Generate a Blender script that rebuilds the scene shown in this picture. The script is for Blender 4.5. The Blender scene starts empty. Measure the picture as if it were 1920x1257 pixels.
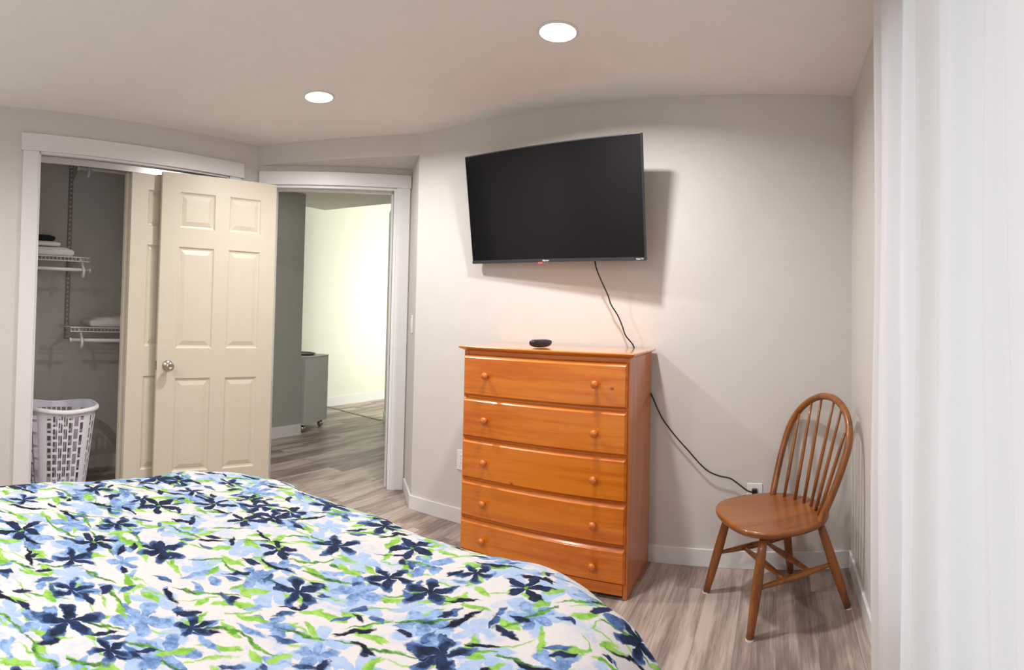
import bpy, bmesh, math, random
from mathutils import Vector, Matrix
random.seed(7)
PI = math.pi
sc = bpy.context.scene
COL = sc.collection

# ------------------------------------------------------------------ camera
# The photograph is a hand-held cylindrical panorama (107 degrees wide).
HC = 1.197
FPX = 1029.32; YAW = -0.4853; CY = 563.67; TX = -0.0322; TY = 0.0071
cam = bpy.data.cameras.new('camera'); camo = bpy.data.objects.new('camera', cam); COL.objects.link(camo)
cam.type = 'PANO'; cam.panorama_type = 'CENTRAL_CYLINDRICAL'
cam.central_cylindrical_range_u_min = -960/FPX
cam.central_cylindrical_range_u_max = 960/FPX
cam.central_cylindrical_range_v_min = (CY-1257)/FPX
cam.central_cylindrical_range_v_max = CY/FPX
cam.central_cylindrical_radius = 1.0
cam.clip_start = 0.02
_rot = Matrix.Rotation(YAW, 3, 'Z') @ Matrix(((math.cos(TY), 0, math.sin(TY)), (0, 1, 0), (-math.sin(TY), 0, math.cos(TY)))) @ Matrix.Rotation(TX, 3, 'X')
_l2p = Matrix(((1, 0, 0), (0, 0, -1), (0, 1, 0)))          # camera local -> upright frame
_m = (_rot.transposed() @ _l2p).to_4x4(); _m.translation = (0, 0, HC)
camo.matrix_world = _m
sc.camera = camo

# ------------------------------------------------------------------ view, world, light
sc.view_settings.view_transform = 'Standard'; sc.view_settings.look = 'None'
sc.view_settings.gamma = 1.0; sc.view_settings.use_curve_mapping = False
sc.view_settings.exposure = 0.08
sc.cycles.use_denoising = True
sc.cycles.max_bounces = 10; sc.cycles.diffuse_bounces = 6
wd = bpy.data.worlds.new('world'); sc.world = wd; wd.use_nodes = True
wd.node_tree.nodes['Background'].inputs[0].default_value = (0.86, 0.92, 1.0, 1)
wd.node_tree.nodes['Background'].inputs[1].default_value = 1.3
LAMP_W = 19.5
HZ = 2.298                                                   # ceiling height
LAMPS = [(-2.115, 1.867), (-0.84, 1.926), (-2.10, -0.50), (-0.84, -0.50)]
def area(name, loc, size, energy, col, rot=(0, 0, 0), sizey=None, spread=PI):
    l = bpy.data.lights.new(name, 'AREA'); l.energy = energy; l.color = col
    l.spread = spread
    if sizey: l.shape = 'RECTANGLE'; l.size = size; l.size_y = sizey
    else: l.shape = 'DISK'; l.size = size
    o = bpy.data.objects.new(name, l); COL.objects.link(o); o.location = loc; o.rotation_euler = rot
    return o
for (x, y) in LAMPS:
    area('downlight_lamp', (x, y, HZ-0.012), 0.13, LAMP_W, (1.0, 0.973, 0.946), spread=math.radians(162))
area('hall_fill_lamp', (-3.35, 2.95, HZ-0.012), 0.13, 2.6, (1.0, 0.985, 0.95))  # unseen lamp added to brighten the grey hall wall and cabinet
# unseen daylight panel for the far room, added with an invented window (see added_window_2)
area('hall_daylight_fill', (-3.0, 5.75, 1.35), 1.3, 46.0, (0.98, 1.0, 0.91), (PI/2, 0, PI/2), 1.5)

# ------------------------------------------------------------------ node helpers
class V:
    """a socket with arithmetic"""
    def __init__(s, nt, sock): s.nt = nt; s.s = sock
    def _m(s, op, *a, clamp=False):
        n = s.nt.nodes.new('ShaderNodeMath'); n.operation = op; n.use_clamp = clamp
        for i, x in enumerate((s,)+a):
            if isinstance(x, V): s.nt.links.new(x.s, n.inputs[i])
            else: n.inputs[i].default_value = x
        return V(s.nt, n.outputs[0])
    def __add__(s, o): return s._m('ADD', o)
    __radd__ = __add__
    def __sub__(s, o): return s._m('SUBTRACT', o)
    def __rsub__(s, o): return (s*-1.0)+o
    def __mul__(s, o): return s._m('MULTIPLY', o)
    __rmul__ = __mul__
    def __truediv__(s, o): return s._m('DIVIDE', o)
    def f(s, op, *a, **k): return s._m(op, *a, **k)
    def step(s, lo, hi):
        n = s.nt.nodes.new('ShaderNodeMapRange'); n.interpolation_type = 'SMOOTHSTEP'
        s.nt.links.new(s.s, n.inputs[0]); n.inputs[1].default_value = lo; n.inputs[2].default_value = hi
        return V(s.nt, n.outputs[0])
def s2l(c):
    return tuple(((x/255)/12.92 if x/255 <= .04045 else ((x/255+.055)/1.055)**2.4) for x in c)+(1,)
def newmat(name):
    m = bpy.data.materials.new(name); m.use_nodes = True
    nt = m.node_tree; b = nt.nodes['Principled BSDF']
    return m, nt, b
def texco(nt, kind='Object', scale=(1, 1, 1), rot=(0, 0, 0)):
    t = nt.nodes.new('ShaderNodeTexCoord'); mp = nt.nodes.new('ShaderNodeMapping')
    mp.inputs['Scale'].default_value = scale; mp.inputs['Rotation'].default_value = rot
    nt.links.new(t.outputs[kind], mp.inputs[0]); return mp.outputs[0]
def noise(nt, vec, scale, detail=3, rough=.5, dist=0):
    n = nt.nodes.new('ShaderNodeTexNoise'); n.inputs['Scale'].default_value = scale
    n.inputs['Detail'].default_value = detail; n.inputs['Roughness'].default_value = rough
    n.inputs['Distortion'].default_value = dist
    nt.links.new(vec, n.inputs['Vector']); return V(nt, n.outputs['Fac'])
def mixc(nt, fac, a, b, mode='MIX'):
    n = nt.nodes.new('ShaderNodeMix'); n.data_type = 'RGBA'; n.blend_type = mode
    for s_, x in ((n.inputs[0], fac), (n.inputs[6], a), (n.inputs[7], b)):
        if isinstance(x, V): nt.links.new(x.s, s_)
        elif hasattr(x, 'is_linked') or hasattr(x, 'links'): nt.links.new(x, s_)
        else: s_.default_value = x
    return n.outputs[2]
def ramp(nt, fac, stops):
    n = nt.nodes.new('ShaderNodeValToRGB'); e = n.color_ramp.elements
    while len(e) < len(stops): e.new(.5)
    for el, (p, c) in zip(e, stops): el.position = p; el.color = c
    nt.links.new(fac.s, n.inputs[0]); return n.outputs[0]
def bump(nt, b, h, strength, dist=.01):
    n = nt.nodes.new('ShaderNodeBump'); n.inputs['Strength'].default_value = strength
    n.inputs['Distance'].default_value = dist
    nt.links.new(h.s, n.inputs['Height']); nt.links.new(n.outputs[0], b.inputs['Normal'])
def plain(name, rgb, rough=.5, metal=0, spec=.5, bumps=None, coat=0):
    m, nt, b = newmat(name)
    c = s2l(rgb)
    n = noise(nt, texco(nt), 9, 3)
    nt.links.new(mixc(nt, n, tuple(x*.96 for x in c[:3])+(1,), tuple(min(1, x*1.03) for x in c[:3])+(1,)), b.inputs['Base Color'])
    b.inputs['Roughness'].default_value = rough; b.inputs['Metallic'].default_value = metal
    b.inputs['Specular IOR Level'].default_value = spec; b.inputs['Coat Weight'].default_value = coat
    if bumps: bump(nt, b, noise(nt, texco(nt), bumps[0], 4), bumps[1], bumps[2])
    return m
def wood(name, light, dark, axis, rough=.3, coat=.5, streak=1.0, knots=False, ring=26):
    """grain runs along axis"""
    m, nt, b = newmat(name)
    sc_ = [1, 1, 1]; sc_['xyz'.index(axis)] = .06
    v = texco(nt, 'Object', tuple(sc_))
    n1 = noise(nt, v, ring, 4, .55, .6); n2 = noise(nt, v, 190, 3, .6)
    n3 = noise(nt, texco(nt), 2.2, 2)
    fac = (n1*.62+n2*.23+n3*.25).step(.42, .70)
    mid = tuple((a+b_)/2 for a, b_ in zip(s2l(light), s2l(dark)))
    col = ramp(nt, fac, [(0, s2l(light)), (.55, mid), (1, s2l(dark))])
    if knots:
        vo = nt.nodes.new('ShaderNodeTexVoronoi'); vo.inputs['Scale'].default_value = 2.6
        nt.links.new(texco(nt, 'Object', (1, 1, 1.4)), vo.inputs['Vector'])
        d = V(nt, vo.outputs['Distance'])+noise(nt, texco(nt), 30, 2)*.03
        col = mixc(nt, (1.0-d.step(.018, .048))*.8, col, s2l((92, 42, 12)))
    nt.links.new(col, b.inputs['Base Color'])
    b.inputs['Roughness'].default_value = rough; b.inputs['Coat Weight'].default_value = coat
    b.inputs['Coat Roughness'].default_value = .12
    bump(nt, b, n2, .05*streak, .002)
    return m

# ------------------------------------------------------------------ materials
M = {}
M['wall'] = plain('wall_paint', (210, 206, 202), .75, bumps=(240, .06, .002))
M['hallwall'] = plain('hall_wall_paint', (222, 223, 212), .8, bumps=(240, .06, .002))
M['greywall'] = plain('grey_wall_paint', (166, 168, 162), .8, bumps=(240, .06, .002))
M['ceil'] = plain('ceiling_paint', (238, 234, 229), .9, bumps=(180, .05, .002))
M['trim'] = plain('white_trim', (226, 225, 226), .38)
M['door'] = plain('cream_door', (207, 199, 182), .42)
M['white'] = plain('white_plastic', (222, 222, 232), .4)
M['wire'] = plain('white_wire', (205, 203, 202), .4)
M['steel'] = plain('brushed_steel', (190, 184, 176), .26, 1)
M['track'] = plain('track_metal', (190, 190, 190), .3, .7)
M['black'] = plain('black_plastic', (22, 21, 25), .35)
M['bezel'] = plain('tv_bezel', (62, 62, 70), .35, .3)
M['remote'] = plain('remote_plastic', (30, 25, 38), .4)
M['cord'] = plain('cord_rubber', (38, 34, 34), .5)
M['plate'] = plain('outlet_plastic', (236, 236, 236), .35)
M['felt'] = plain('felt_pad', (226, 218, 205), .95)
M['towel'] = plain('white_towel', (214, 208, 208), .95, bumps=(320, .5, .004))
M['blackcloth'] = plain('black_cloth', (18, 18, 22), .95, bumps=(300, .4, .004))
M['greybox'] = plain('pale_grey_lacquer', (196, 200, 198), .45)
M['darktray'] = plain('dark_tray', (92, 98, 92), .35)
M['pine'] = wood('orange_pine', (220, 126, 28), (196, 96, 12), 'x', .27, .6, knots=True)
M['pine_side_shaded'] = wood('orange_pine_side_shaded', (204, 114, 40), (182, 92, 24), 'z', .3, .55)  # shade of the chest's side is put into this darker pine colour
M['pine_top'] = wood('orange_pine_top', (224, 138, 52), (206, 112, 34), 'x', .20, 1.0)
M['oak'] = wood('oak_brown', (150, 90, 36), (110, 59, 19), 'z', .36, .35)
M['oak_seat'] = wood('oak_brown_seat', (154, 93, 40), (124, 68, 24), 'y', .34, .4, ring=14)
def mk_led():
    m, nt, b = newmat('red_led'); b.inputs['Emission Color'].default_value = (1, .05, .04, 1); b.inputs['Emission Strength'].default_value = 2.5
    b.inputs['Base Color'].default_value = (.6, .02, .02, 1); return m
M['led'] = mk_led()
def mk_diff():
    m, nt, b = newmat('lit_diffuser'); b.inputs['Emission Color'].default_value = (1, .97, .93, 1); b.inputs['Emission Strength'].default_value = 6.0
    return m
M['diffuser'] = mk_diff()
def mk_screen():
    m, nt, b = newmat('tv_screen'); b.inputs['Base Color'].default_value = (.0045, .0042, .0055, 1)
    b.inputs['Roughness'].default_value = .16; b.inputs['Specular IOR Level'].default_value = .35
    return m
M['screen'] = mk_screen()
def mk_white_ink():
    m, nt, b = newmat('white_lettering'); b.inputs['Base Color'].default_value = (.8, .8, .8, 1); return m
M['ink'] = mk_white_ink()
def mk_glass():
    m, nt, b = newmat('window_glass'); b.inputs['Transmission Weight'].default_value = 1; b.inputs['Roughness'].default_value = 0
    b.inputs['IOR'].default_value = 1.01; return m
M['glass'] = mk_glass()
def mk_curtain():
    m, nt, b = newmat('white_linen_curtain')
    v = texco(nt, 'Object')
    w = noise(nt, texco(nt, 'Object', (1, 14, 900)), 1.0, 2)*.5+noise(nt, texco(nt, 'Object', (1, 900, 14)), 1.0, 2)*.5
    nt.links.new(mixc(nt, w, s2l((240, 238, 238)), s2l((251, 249, 249))), b.inputs['Base Color'])
    b.inputs['Roughness'].default_value = .95; b.inputs['Specular IOR Level'].default_value = .1
    tr = nt.nodes.new('ShaderNodeBsdfTranslucent'); tr.inputs[0].default_value = s2l((240, 240, 243))
    mx = nt.nodes.new('ShaderNodeMixShader'); mx.inputs[0].default_value = .42
    nt.links.new(b.outputs[0], mx.inputs[1]); nt.links.new(tr.outputs[0], mx.inputs[2])
    nt.links.new(mx.outputs[0], nt.nodes['Material Output'].inputs[0])
    bump(nt, b, w, .15, .002)
    return m
M['curtain'] = mk_curtain()
def mk_floor():
    m, nt, b = newmat('vinyl_plank_floor')
    v = texco(nt, 'Object', (1, 1, 1), (0, 0, PI/2))
    br = nt.nodes.new('ShaderNodeTexBrick'); nt.links.new(v, br.inputs['Vector'])
    br.inputs['Scale'].default_value = 1; br.inputs['Brick Width'].default_value = 1.22; br.inputs['Row Height'].default_value = .152
    br.inputs['Mortar Size'].default_value = .0009; br.inputs['Mortar Smooth'].default_value = .3
    br.inputs['Color1'].default_value = (0, 0, 0, 1); br.inputs['Color2'].default_value = (1, 1, 1, 1); br.inputs['Mortar'].default_value = (.5, .5, .5, 1)
    br.offset = .37; br.offset_frequency = 2
    pl = V(nt, br.outputs['Color'])
    # shift the grain per plank
    tc = nt.nodes.new('ShaderNodeTexCoord'); cb = nt.nodes.new('ShaderNodeCombineXYZ')
    nt.links.new((pl*7.0).s, cb.inputs[2]); nt.links.new((pl*3.1).s, cb.inputs[1])
    va = nt.nodes.new('ShaderNodeVectorMath'); nt.links.new(tc.outputs['Object'], va.inputs[0]); nt.links.new(cb.outputs[0], va.inputs[1])
    def sc_(s):
        mp = nt.nodes.new('ShaderNodeMapping'); mp.inputs['Scale'].default_value = s; nt.links.new(va.outputs[0], mp.inputs[0]); return mp.outputs[0]
    g1 = noise(nt, sc_((1, .10, 1)), 17, 4, .6, 1.1)
    g2 = noise(nt, sc_((1, .05, 1)), 95, 4, .65, .3)
    g3 = noise(nt, sc_((1, .22, 1)), 6, 3, .5, 1.5)
    # cathedral rings
    wv = nt.nodes.new('ShaderNodeTexWave'); wv.wave_type = 'RINGS'; wv.inputs['Scale'].default_value = 3.2; wv.inputs['Distortion'].default_value = 9
    wv.inputs['Detail'].default_value = 3; wv.inputs['Detail Scale'].default_value = 1.4
    nt.links.new(sc_((1, .12, 1)), wv.inputs[0])
    wf = V(nt, wv.outputs['Fac'])
    f = (g1*.44+g2*.34+g3*.30+wf*.18+pl*.10-.14).step(.34, .72)
    col = ramp(nt, f, [(0, s2l((118, 102, 96))), (.45, s2l((152, 136, 127))), (1, s2l((188, 174, 164)))])
    col = mixc(nt, V(nt, br.outputs['Fac'])*.5, col, s2l((92, 80, 72)))
    nt.links.new(col, b.inputs['Base Color'])
    b.inputs['Roughness'].default_value = .42; b.inputs['Specular IOR Level'].default_value = .4
    bump(nt, b, g2, .08, .002)
    return m
M['floor'] = mk_floor()
def mk_quilt():
    m, nt, b = newmat('floral_cotton')
    uvn = nt.nodes.new('ShaderNodeUVMap'); uv = uvn.outputs[0]
    # organic warp
    def vm(op, a, c):
        n = nt.nodes.new('ShaderNodeVectorMath'); n.operation = op
        for i, x in enumerate((a, c)):
            if isinstance(x, tuple): n.inputs[i].default_value = x
            else: nt.links.new(x, n.inputs[i])
        return n.outputs[0]
    def nvec(scale, amp, detail=2):
        n = nt.nodes.new('ShaderNodeTexNoise'); n.inputs['Scale'].default_value = scale; n.inputs['Detail'].default_value = detail
        nt.links.new(uv, n.inputs['Vector'])
        return vm('MULTIPLY', vm('SUBTRACT', n.outputs['Color'], (.5, .5, .5)), (amp, amp, 0))
    p = vm('ADD', uv, nvec(14, .035)); p = vm('ADD', p, nvec(36, .030, 3)); p = vm('MULTIPLY', p, (1.0, 1.0, 1.0))
    def cell(size, off, rnd=.85):
        q = vm('ADD', vm('MULTIPLY', p, (1/size, 1/size, 0)), (off, off*1.7, 0))
        vo = nt.nodes.new('ShaderNodeTexVoronoi'); vo.voronoi_dimensions = '2D'; vo.inputs['Scale'].default_value = 1; vo.inputs['Randomness'].default_value = rnd
        nt.links.new(q, vo.inputs['Vector'])
        d = vm('MULTIPLY', vm('SUBTRACT', q, vo.outputs['Position']), (size, size, 0))
        sx = nt.nodes.new('ShaderNodeSeparateXYZ'); nt.links.new(d, sx.inputs[0])
        rc = nt.nodes.new('ShaderNodeSeparateColor'); nt.links.new(vo.outputs['Color'], rc.inputs[0])
        return V(nt, sx.outputs[0]), V(nt, sx.outputs[1]), [V(nt, o) for o in rc.outputs[:3]]
    def flower(size, off, R, keep, n=5.0, thin=.5, soft=.004, pw=.8):
        x, y, r = cell(size, off)
        rad = (x*x+y*y).f('SQRT'); a = y.f('ARCTAN2', x)+r[0]*6.28
        pet = (a*(n/2)).f('COSINE').f('ABSOLUTE').f('POWER', pw)
        edge = (pet*(1-thin)+thin)*R*(r[1]*.5+.7)
        msk = 1.0-(rad-edge).step(-soft, soft)
        return msk*r[2].f('LESS_THAN', keep), rad, pet, r
    def leaf(size, off, L, W, ang, spread, keep, soft=.0025):
        x, y, r = cell(size, off, .9)
        a = (r[0]-.5)*spread+ang
        c, s = a.f('COSINE'), a.f('SINE')
        u = x*c+y*s; w = y*c-x*s
        L_ = r[1]*(L*.6)+L*.6
        bend = u*u*6.0*(r[2]-.5)
        lim = (1.0-(u/L_)*(u/L_))*W
        msk = 1.0-((w+bend).f('ABSOLUTE')-lim).step(-soft, soft)
        return msk*r[2].f('LESS_THAN', keep), u, w, r
    wash = noise(nt, uv, 26, 4, .6); fine = noise(nt, uv, 90, 3, .6)
    tone = (wash*.75+fine*.35).step(.38, .68)
    WHITE = s2l((203, 198, 198)); PALE = s2l((164, 180, 206)); LB = s2l((140, 168, 208)); MB = s2l((78, 108, 156))
    DB = s2l((30, 46, 82)); NV = s2l((14, 19, 38)); LG = s2l((150, 190, 92)); GR = s2l((100, 158, 44)); DG = s2l((24, 62, 52))
    col = WHITE
    def put(col, msk, c): return mixc(nt, msk, col, c)
    def two(a, c): return mixc(nt, tone, a, c)
    k, rad, pet, r = flower(.14, 3.3, .064, .8, 5, .35, .008); col = put(col, k*.8, two(PALE, WHITE))
    k, rad, pet, r = flower(.14, 9.1, .060, .75, 5, .22); col = put(col, k*.95, two(LB, PALE))
    k, u, w, r = leaf(.085, 5.5, .060, .0028, .7, 1.6, .8); col = put(col, k, two(GR, LG))
    k, u, w, r = leaf(.085, 15.5, .036, .009, .7, 2.4, .72); col = put(col, k, two(GR, LG))
    k, rad, pet, r = flower(.15, 21.7, .056, .6, 5, .20, .004, 1.0); col = put(col, k, two(MB, LB))
    k, u, w, r = leaf(.085, 31.5, .032, .009, .4, 3.0, .42); col = put(col, k, two(MB, LB))
    k, u, w, r = leaf(.12, 37.5, .080, .0045, .6, 1.3, .85); col = put(col, k, two(DG, GR))
    k, u, w, r = leaf(.095, 41.5, .038, .010, .9, 2.2, .55); col = put(col, k, two(GR, LG))
    k, u, w, r = leaf(.075, 47.5, .026, .008, .2, 3.4, .40); col = put(col, k, two(DB, MB))
    k, u, w, r = leaf(.08, 53.5, .027, .0085, .5, 2.6, .52); col = put(col, k, two(NV, DB))
    k, u, w, r = leaf(.115, 73.5, .050, .0070, .6, 1.6, .45); col = put(col, k, two(NV, NV))
    k, rad, pet, r = flower(.17, 59.7, .058, .62, 5, .14, .004, 1.3); col = put(col, k, two(DB, MB))
    k2, rad, pet, r = flower(.17, 59.7, .046, .62, 5, .14, .006, 1.6); col = put(col, k2, two(NV, DB))
    k, rad, pet, r = flower(.20, 91.3, .058, .5, 5, .14, .004, 1.5); col = put(col, k, two(NV, DB))
    k3 = (1.0-rad.step(.004, .007))*r[2].f('LESS_THAN', .4); col = put(col, k3, GR)
    nt.links.new(col, b.inputs['Base Color'])
    b.inputs['Roughness'].default_value = .85; b.inputs['Specular IOR Level'].default_value = .2
    bump(nt, b, noise(nt, uv, 14, 4, .6)*1.0+noise(nt, uv, 500, 2)*.06, .35, .012)
    return m
M['quilt'] = mk_quilt()

# ------------------------------------------------------------------ mesh helpers
def bm_(): return bmesh.new()
def box(bm, x0, x1, y0, y1, z0, z1, mat=None):
    vs = [bm.verts.new((x, y, z)) for x in (x0, x1) for y in (y0, y1) for z in (z0, z1)]
    if mat is not None:
        for v in vs: v.co = mat @ v.co
    for f in ((0, 1, 3, 2), (4, 6, 7, 5), (0, 4, 5, 1), (2, 3, 7, 6), (0, 2, 6, 4), (1, 5, 7, 3)):
        bm.faces.new([vs[i] for i in f])
    return vs
def prism(bm, pts, z0, z1):
    lo = [bm.verts.new((p[0], p[1], z0)) for p in pts]; hi = [bm.verts.new((p[0], p[1], z1)) for p in pts]
    n = len(pts)
    bm.faces.new(lo[::-1]); bm.faces.new(hi)
    for i in range(n): bm.faces.new([lo[i], lo[(i+1) % n], hi[(i+1) % n], hi[i]])
def tube(bm, pts, rad, seg=10, caps=True):
    """pts list of Vector, rad number or list"""
    pts = [Vector(p) for p in pts]; n = len(pts)
    if not hasattr(rad, '__len__'): rad = [rad]*n
    rings = []; up = None
    for i, p in enumerate(pts):
        t = (pts[min(i+1, n-1)]-pts[max(i-1, 0)]).normalized()
        if up is None:
            up = t.orthogonal().normalized()
        else:
            up = (up-t*up.dot(t)).normalized()
        s = t.cross(up)
        rings.append([bm.verts.new(p+(up*math.cos(2*PI*k/seg)+s*math.sin(2*PI*k/seg))*rad[i]) for k in range(seg)])
    for a, b in zip(rings, rings[1:]):
        for k in range(seg): bm.faces.new([a[k], a[(k+1) % seg], b[(k+1) % seg], b[k]])
    if caps: bm.faces.new(rings[0][::-1]); bm.faces.new(rings[-1])
def lathe(bm, prof, seg=24, mat=None):
    """prof list (r,z) ; axis z"""
    rings = []
    for r, z in prof:
        if r < 1e-6:
            v = bm.verts.new((0, 0, z)); rings.append([v])
        else: rings.append([bm.verts.new((r*math.cos(2*PI*k/seg), r*math.sin(2*PI*k/seg), z)) for k in range(seg)])
    if mat is not None:
        for rg in rings:
            for v in rg: v.co = mat @ v.co
    for a, b in zip(rings, rings[1:]):
        for k in range(seg):
            A = a[k % len(a)]; A2 = a[(k+1) % len(a)]; B = b[k % len(b)]; B2 = b[(k+1) % len(b)]
            vs = []
            for v in (A, A2, B2, B):
                if v not in vs: vs.append(v)
            if len(vs) > 2: bm.faces.new(vs)
def spline(pts, n=8):
    """catmull-rom through pts"""
    P = [Vector(p) for p in pts]; P = [P[0]*2-P[1]]+P+[P[-1]*2-P[-2]]; out = []
    for i in range(1, len(P)-2):
        for k in range(n):
            t = k/n; a, b, c, d = P[i-1], P[i], P[i+1], P[i+2]
            out.append(.5*((2*b)+(c-a)*t+(2*a-5*b+4*c-d)*t*t+(3*b-a-3*c+d)*t**3))
    out.append(P[-2]); return out
def obj(name, bm, mat, parent=None, bev=0, smooth=False, mw=None, bseg=2, recalc=True):
    if recalc: bmesh.ops.recalc_face_normals(bm, faces=bm.faces[:])
    me = bpy.data.meshes.new(name); bm.to_mesh(me); bm.free()
    for mm in (mat if isinstance(mat, (list, tuple)) else [mat]): me.materials.append(mm)
    if smooth:
        for p in me.polygons: p.use_smooth = True
    o = bpy.data.objects.new(name, me); COL.objects.link(o)
    if parent is not None: o.parent = parent
    elif mw is not None: o.matrix_world = mw
    if bev:
        b = o.modifiers.new('bevel', 'BEVEL'); b.width = bev; b.segments = bseg; b.limit_method = 'ANGLE'; b.angle_limit = math.radians(40)
    return o
def tag(o, label=None, cat=None, group=None, kind=None):
    if label: o['label'] = label
    if cat: o['category'] = cat
    if group: o['group'] = group
    if kind: o['kind'] = kind
    return o
def thing(name, label, cat, loc=(0, 0, 0), rz=0, group=None):
    o = bpy.data.objects.new(name, None); COL.objects.link(o); o.location = loc; o.rotation_euler = (0, 0, rz); o.empty_display_size = .1
    return tag(o, label, cat, group)
def struct(name, bm, mat, label, cat, mw=None, bev=0, parent=None):
    o = obj(name, bm, mat, parent, bev, mw=mw)
    return tag(o, label, cat, kind='structure')
def frame(x, y, ang): return Matrix.Translation((x, y, 0)) @ Matrix.Rotation(ang, 4, 'Z')
def rot_to(v, loc):
    """matrix whose z axis points along v"""
    return Matrix.Translation(loc) @ Vector(v).to_track_quat('Z', 'Y').to_matrix().to_4x4()

# ------------------------------------------------------------------ room layout
R = 0.357; D = 2.660
C = Vector((-3.0456, 2.1596)); B = Vector((-2.067, 2.660)); E = Vector((-2.325, 2.917))
FC = frame(C.x, C.y, PI/2-0.03)            # closet wall: X to the right along it, Y into it
FD = frame(C.x, C.y, math.radians(46.4))   # doorway wall
BACKY = -1.05; BH = .083; BT = .012
DAYX = -4.95

b = bm_(); box(b, -5.6, .9, -1.4, 7.2, -.06, 0); struct('floor', b, M['floor'], 'grey brown wood-look plank floor', 'floor')
b = bm_(); prism(b, [(-4.48, -1.4), (.9, -1.4), (.9, 4.32), (-3.4, 4.28), (-4.48, 4.09)], HZ, HZ+.45)
ceil = struct('ceiling', b, M['ceil'], 'flat off-white ceiling with recessed lights', 'ceiling')
b = bm_(); box(b, -5.6, .9, -1.4, 7.2, HZ+.46, HZ+.5); struct('ceiling_hall', b, M['ceil'], 'higher ceiling over the bright end of the hall', 'ceiling')
# TV wall and the angled return beside the doorway
b = bm_(); prism(b, [(E.x, E.y), (B.x, B.y), (R, D), (R, D+.12), (B.x+.05, D+.12), (E.x+.09, E.y+.09)], 0, HZ)
struct('wall_back', b, M['wall'], 'greige wall behind the television and chest, with angled return', 'wall')
# right wall with the window opening
WY0, WY1, WZ0, WZ1 = -.35, 1.60, .35, 2.05
b = bm_()
box(b, R, R+.14, BACKY-.1, WY0, 0, HZ); box(b, R, R+.14, WY1, D+.12, 0, HZ); box(b, R, R+.14, WY0, WY1, 0, WZ0); box(b, R, R+.14, WY0, WY1, WZ1, HZ)
struct('wall_right', b, M['wall'], 'greige right-hand wall behind the curtain', 'wall')
b = bm_()
for a in ((WY0, WY0+.05, WZ0, WZ1), (WY1-.05, WY1, WZ0, WZ1), (WY0, WY1, WZ0, WZ0+.05), (WY0, WY1, WZ1-.05, WZ1), ((WY0+WY1)/2-.025, (WY0+WY1)/2+.025, WZ0, WZ1)):
    box(b, R+.05, R+.10, *a)
w1 = struct('window_1', b, M['trim'], 'white window frame behind the curtain', 'window')
b = bm_(); box(b, R+.07, R+.075, WY0+.04, WY1-.04, WZ0+.04, WZ1-.04); obj('window_pane', b, M['glass'], w1)
# front (headboard) wall behind the camera
b = bm_(); box(b, -3.4, R+.14, BACKY-.12, BACKY, 0, HZ); struct('wall_front', b, M['wall'], 'greige wall behind the head of the bed', 'wall')
# closet wall
OX0, OX1, OZ = -1.485, -.235, 2.054
b = bm_(); box(b, -3.3, OX0, 0, .10, 0, HZ); box(b, OX1, .02, 0, .10, 0, HZ); box(b, OX0, OX1, 0, .10, OZ, HZ)
struct('wall_left', b, M['wall'], 'greige wall around the closet opening', 'wall', FC)
b = bm_(); CD = .70
box(b, OX0-.35, OX1+.16, CD, CD+.08, 0, HZ); box(b, OX0-.40, OX0-.32, .10, CD, 0, HZ); box(b, OX1+.10, OX1+.17, .10, CD+.02, 0, HZ)
struct('wall_closet', b, M['wall'], 'greige inside walls of the closet', 'wall', FC)
b = bm_(); box(b, OX0-.32, OX1+.10, CD-BT, CD, 0, .095); struct('baseboard_closet', b, M['trim'], 'white baseboard inside the closet', 'baseboard', FC, .002)
# closet casing
b = bm_()
box(b, OX0-.092, OX0, -.016, 0, 0, OZ); box(b, OX1, OX1+.092, -.016, 0, 0, OZ)
struct('trim_1', b, M['trim'], 'white side casings of the closet opening', 'trim', FC, .002)
b = bm_(); box(b, OX0-.105, OX1+.105, -.024, 0, OZ, OZ+.098); struct('trim_2', b, M['trim'], 'white header board above the closet', 'trim', FC, .002)
b = bm_()
box(b, OX0, OX0+.012, -.008, .105, 0, OZ); box(b, OX1-.012, OX1, -.008, .105, 0, OZ); box(b, OX0, OX1, -.008, .105, OZ-.012, OZ)
struct('trim_3', b, M['trim'], 'white jamb lining of the closet opening', 'trim', FC, .001)
# doorway wall
DX0, DX1, DZ = .112, .925, 2.030; DT = .115; LEN = 1.045
b = bm_(); box(b, .0, DX0, 0, DT, 0, HZ); box(b, DX1, LEN+.06, 0, DT, 0, HZ); box(b, DX0, DX1, 0, DT, DZ, HZ)
struct('wall_doorway', b, M['wall'], 'greige angled wall around the doorway', 'wall', FD)
b = bm_(); prism(b, [(C.x, C.y), (B.x, B.y), (E.x, E.y)], 2.165, HZ-.0005)
struct('wall_soffit', b, M['wall'], 'boxed greige bulkhead above the doorway', 'bulkhead')
b = bm_(); box(b, DX0-.096, DX0-.012, -.016, 0, 0, DZ+.004); box(b, DX1+.018, DX1+.108, -.016, 0, 0, DZ+.004)
struct('trim_4', b, M['trim'], 'white side casings of the doorway', 'trim', FD, .002)
b = bm_(); box(b, .006, LEN-.006, -.022, 0, DZ+.004, DZ+.093); struct('trim_5', b, M['trim'], 'white header board above the doorway', 'trim', FD, .002)
b = bm_()
box(b, DX0-.002, DX0+.016, -.004, DT+.004, 0, DZ); box(b, DX1, DX1+.018, -.004, DT+.004, 0, DZ); box(b, DX0, DX1, -.004, DT+.004, DZ-.014, DZ+.004)
box(b, DX1-.012, DX1, .045, .08, 0, DZ-.014); box(b, DX0+.016, DX1, .045, .08, DZ-.026, DZ-.014)
jamb = struct('trim_6', b, M['trim'], 'white jamb and stop of the doorway', 'trim', FD, .001)
b = bm_(); box(b, DX1-.0015, DX1+.001, .012, .036, .83, .89)
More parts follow.
